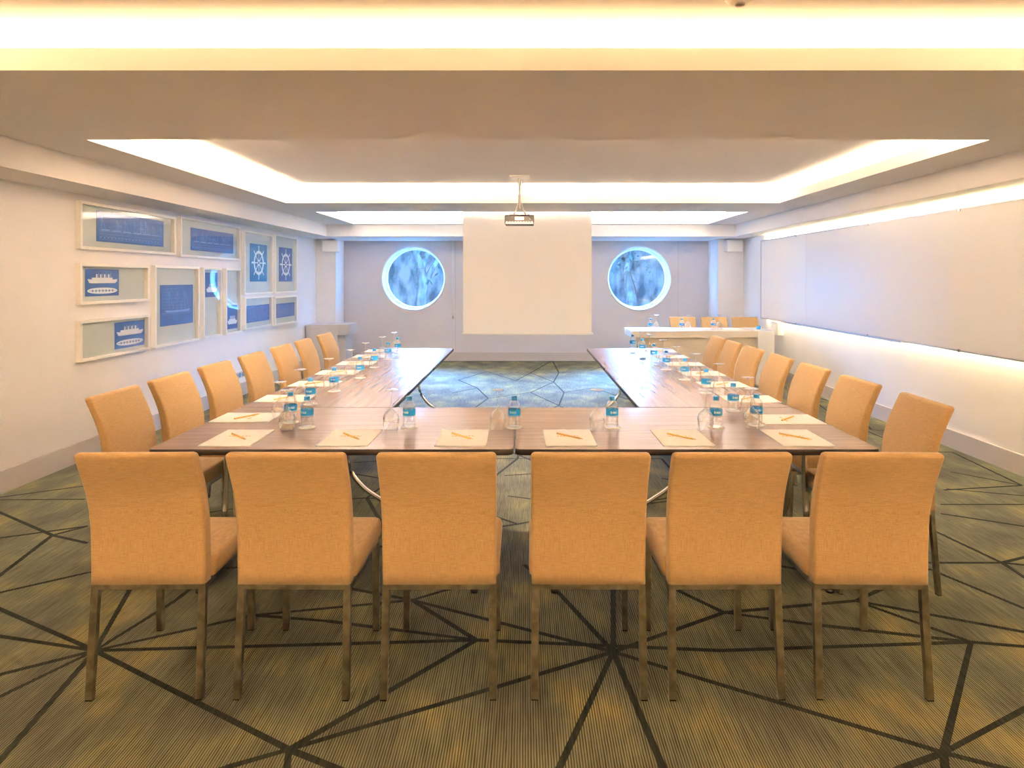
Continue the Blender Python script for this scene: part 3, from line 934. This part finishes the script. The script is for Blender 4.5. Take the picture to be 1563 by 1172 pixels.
def art_wheel(b, y0, y1, z0, z1, x):
    cy, cz = (y0+y1)/2, (z0+z1)/2
    r = min(y1-y0, z1-z0)*.42
    ring(b, cy, cz, r*.60, r*.78, x)
    ring(b, cy, cz, r*.10, r*.20, x)
    for k in range(8):
        a = 2*PI*k/8
        c, s = math.cos(a), math.sin(a)
        line(b, (cy+c*r*.15, cz+s*r*.15), (cy+c*r*.62, cz+s*r*.62), r*.07, x)
        line(b, (cy+c*r*.76, cz+s*r*.76), (cy+c*r*1.08, cz+s*r*1.08), r*.11, x)
        disc(b, cy+c*r*1.02, cz+s*r*1.02, r*.075, x, 10)
def hull(b, y0, y1, z0, z1, x):
    L, h = y1-y0, z1-z0
    b.face([(x, y0, z1), (x, y0+L*.06, z0+h*.1), (x, y0+L*.12, z0), (x, y1-L*.08, z0), (x, y1-L*.01, z0+h*.4), (x, y1, z1), (x, y1-L*.3, z1-h*.22), (x, y0+L*.25, z1-h*.22)][::-1])
def art_ship(b, y0, y1, z0, z1, x, deck=True):
    L, h = y1-y0, z1-z0
    c0 = z0+h*(.48 if deck else .20); c1 = z0+h*(.64 if deck else .36)
    hull(b, y0+L*.05, y1-L*.05, c0, c1, x)
    b.box(x-.0002, x+.0002, y0+L*.18, y1-L*.20, c1-h*.035, c1+h*.05)
    for k in range(4):
        yy = y0+L*(.32+.12*k)
        b.box(x-.0002, x+.0002, yy-L*.022, yy+L*.022, c1+h*.05, c1+h*.18)
        line(b, (yy+L*.06, c1+h*.05), (yy+L*.06, c1+h*.22), L*.006, x)
    if deck:
        n = 28; cy, cz = (y0+y1)/2, z0+h*.20
        pts = []
        for k in range(n):
            a = 2*PI*k/n
            pts.append((x, cy+L*.45*math.copysign(abs(math.cos(a))**.8, math.cos(a)), cz+h*.115*math.sin(a)))
        b.face(pts)
def art_deck_marks(b, y0, y1, z0, z1, x):
    L, h = y1-y0, z1-z0
    for k in range(7):
        ring(b, y0+L*(.2+.1*k), z0+h*.20, h*.02, h*.045, x, 12)
    line(b, (y0+L*.1, z0+h*.20), (y1-L*.1, z0+h*.20), h*.012, x)
def art_harbour(b, y0, y1, z0, z1, x, seed=1, rows=4):
    rnd = random.Random(seed); L, h = y1-y0, z1-z0
    line(b, (y0+L*.03, z0+h*.36), (y1-L*.03, z0+h*.40), h*.012, x)
    for k in range(16):
        yy = y0+L*rnd.uniform(.05, .95); hh = rnd.uniform(.25, .52)
        line(b, (yy, z0+h*.38), (yy, z0+h*(.38+hh)), L*.004, x)
        line(b, (yy-L*.03, z0+h*(.38+hh*.7)), (yy+L*.03, z0+h*(.38+hh*.7)), h*.008, x)
        line(b, (yy, z0+h*(.38+hh)), (yy+L*.05, z0+h*.40), L*.0025, x)
    for k in range(6):
        yy = y0+L*(.06+.15*k)
        line(b, (yy, z0+h*.40), (yy+L*.11, z0+h*.41), h*.035, x)
    for k in range(18):
        yy = y0+L*(.05+.05*k)
        disc(b, yy, z0+h*.14, h*.022, x, 8, L*.008)
    for k in range(3):
        line(b, (y0+L*.03, z0+h*(.08+.09*k)), (y1-L*.03, z0+h*(.09+.09*k)), h*.008, x)
def art_yacht(b, y0, y1, z0, z1, x):
    L, h = y1-y0, z1-z0
    for k in range(9):
        line(b, (y0+L*.05, z0+h*(.90-.08*k)), (y0+L*(.5+.05*k if k < 9 else .95), z0+h*(.90-.08*k+.015*math.sin(k))), h*.004, x)
    for k in range(3):
        yy = y0+L*(.25+.24*k)
        line(b, (yy, z0+h*.36), (yy, z0+h*.82), L*.006, x)
        line(b, (yy, z0+h*.82), (yy+L*.14, z0+h*.40), L*.004, x)
        line(b, (yy, z0+h*.82), (yy-L*.12, z0+h*.42), L*.004, x)
    hull(b, y0+L*.12, y1-L*.10, z0+h*.32, z0+h*.38, x)
    line(b, (y0+L*.03, z0+h*.30), (y1-L*.03, z0+h*.31), h*.008, x)
def art_lines(b, y0, y1, z0, z1, x, seed=1):
    rnd = random.Random(seed); L, h = y1-y0, z1-z0
    for k in range(9):
        z = z0+h*(.12+.09*k)
        ya = y0+L*.06
        while ya < y1-L*.1:
            l = L*rnd.uniform(.05, .22)
            yb = min(ya+l, y1-L*.05)
            line(b, (ya, z), (yb, z+h*rnd.uniform(-.01, .01)), h*.014, x)
            if rnd.random() < .5: line(b, (yb, z), (yb, z+h*.09), L*.006, x)
            ya = yb+L*rnd.uniform(.01, .05)

PIC = [  # near x, far x, top y and bottom y at the near edge | the print the same way | kind
 (388, 842, 330, 562, 467, 785, 380, 525, 'harbour', 'wide white frame with a harbour print, topmost left of the picture group'),
 (866, 1150, 405, 600, 915, 1117, 460, 567, 'harbour2', 'wide white frame with a harbour print, second in the top row'),
 (1170, 1305, 472, 782, 1197, 1277, 535, 718, 'wheel', 'white frame with a ship wheel print, nearer of the two wheels'),
 (1316, 1420, 490, 775, 1335, 1397, 553, 718, 'wheel', 'white frame with a ship wheel print, farther of the two wheels'),
 (388, 716, 630, 830, 413, 572, 658, 790, 'ship', 'wide white frame with a ship print on the left, above the lowest frame'),
 (744, 955, 640, 1037, 770, 925, 735, 933, 'yacht', 'large upright white frame with a square blue sailing print'),
 (975, 1060, 650, 992, 985, 1047, 675, 793, 'smallship', 'narrow upright white frame with a small ship print at the top'),
 (1082, 1153, 655, 973, 1087, 1140, 832, 947, 'smallship', 'narrow upright white frame with a small ship print at the bottom'),
 (1174, 1302, 792, 952, 1178, 1290, 835, 917, 'lines', 'small white frame with a blue lettered print below the nearer wheel'),
 (1316, 1420, 790, 932, 1322, 1412, 825, 893, 'lines', 'small white frame with a blue lettered print below the farther wheel'),
 (388, 718, 905, 1105, 553, 695, 915, 1042, 'ship', 'lowest wide white frame with a ship print at its right end'),
]
for i, (xa, xb, ya, yb, pa, pb, qa, qb, kind, lab) in enumerate(PIC):
    Y0, ZT_ = cv(xa, ya); Y0b, ZB_ = cv(xa, yb); Y1_, _ = cv(xb, ya)
    t = empty('picture_frame', lab, 'picture', (WL, 0, 0), 0, 'framed prints on the left wall')
    fx = .045; bw = .026
    b = MB()
    b.box(0, fx, Y0, Y1_, ZB_, ZB_+bw, bevel=.002); b.box(0, fx, Y0, Y1_, ZT_-bw, ZT_, bevel=.002)
    b.box(0, fx, Y0, Y0+bw, ZB_+bw-.002, ZT_-bw+.002, bevel=.002); b.box(0, fx, Y1_-bw, Y1_, ZB_+bw-.002, ZT_-bw+.002, bevel=.002)
    b.build('frame', M['offwhite'], t)
    b = MB(); b.box(.002, .006, Y0+bw-.002, Y1_-bw+.002, ZB_+bw-.002, ZT_-bw+.002); b.build('mount_board', M['mount'], t)
    A0, AT = cv(pa, qa, 3.80); _, AB = cv(pa, qb, 3.80); A1, _ = cv(pb, qa, 3.80)
    A0 = max(A0, Y0+bw+.01); A1 = min(A1, Y1_-bw-.01); AB = max(AB, ZB_+bw+.01); AT = min(AT, ZT_-bw-.01)
    b = MB(); b.box(.0065, .0100, A0, A1, AB, AT)
    pr = b.build('print', M['artteal' if kind == 'wheel' and i == 2 else 'artblue'], t)
    b = MB(); x = .0104; x_m = 'artwhite'
    if kind == 'wheel': art_wheel(b, A0, A1, AB, AT, x)
    elif kind == 'ship': art_ship(b, A0, A1, AB, AT, x)
    elif kind == 'smallship': art_ship(b, A0, A1, AB, AT, x, False)
    elif kind == 'yacht': art_yacht(b, A0, A1, AB, AT, x); x_m = 'artline'
    elif kind == 'lines': art_lines(b, A0, A1, AB, AT, x, i); x_m = 'artline'
    else: art_harbour(b, A0, A1, AB, AT, x, i+3); x_m = 'artline'
    b.build('drawing', M[x_m], pr)
    if kind == 'ship':
        b = MB(); art_deck_marks(b, A0, A1, AB, AT, .0108); b.build('deck_marks', M['artblue'], pr)
    b = MB(); b.face([(.036, Y0+bw-.001, ZB_+bw-.001), (.036, Y1_-bw+.001, ZB_+bw-.001), (.036, Y1_-bw+.001, ZT_-bw+.001), (.036, Y0+bw-.001, ZT_-bw+.001)])
    b.build('glass_sheet', M['frameglass'], t)
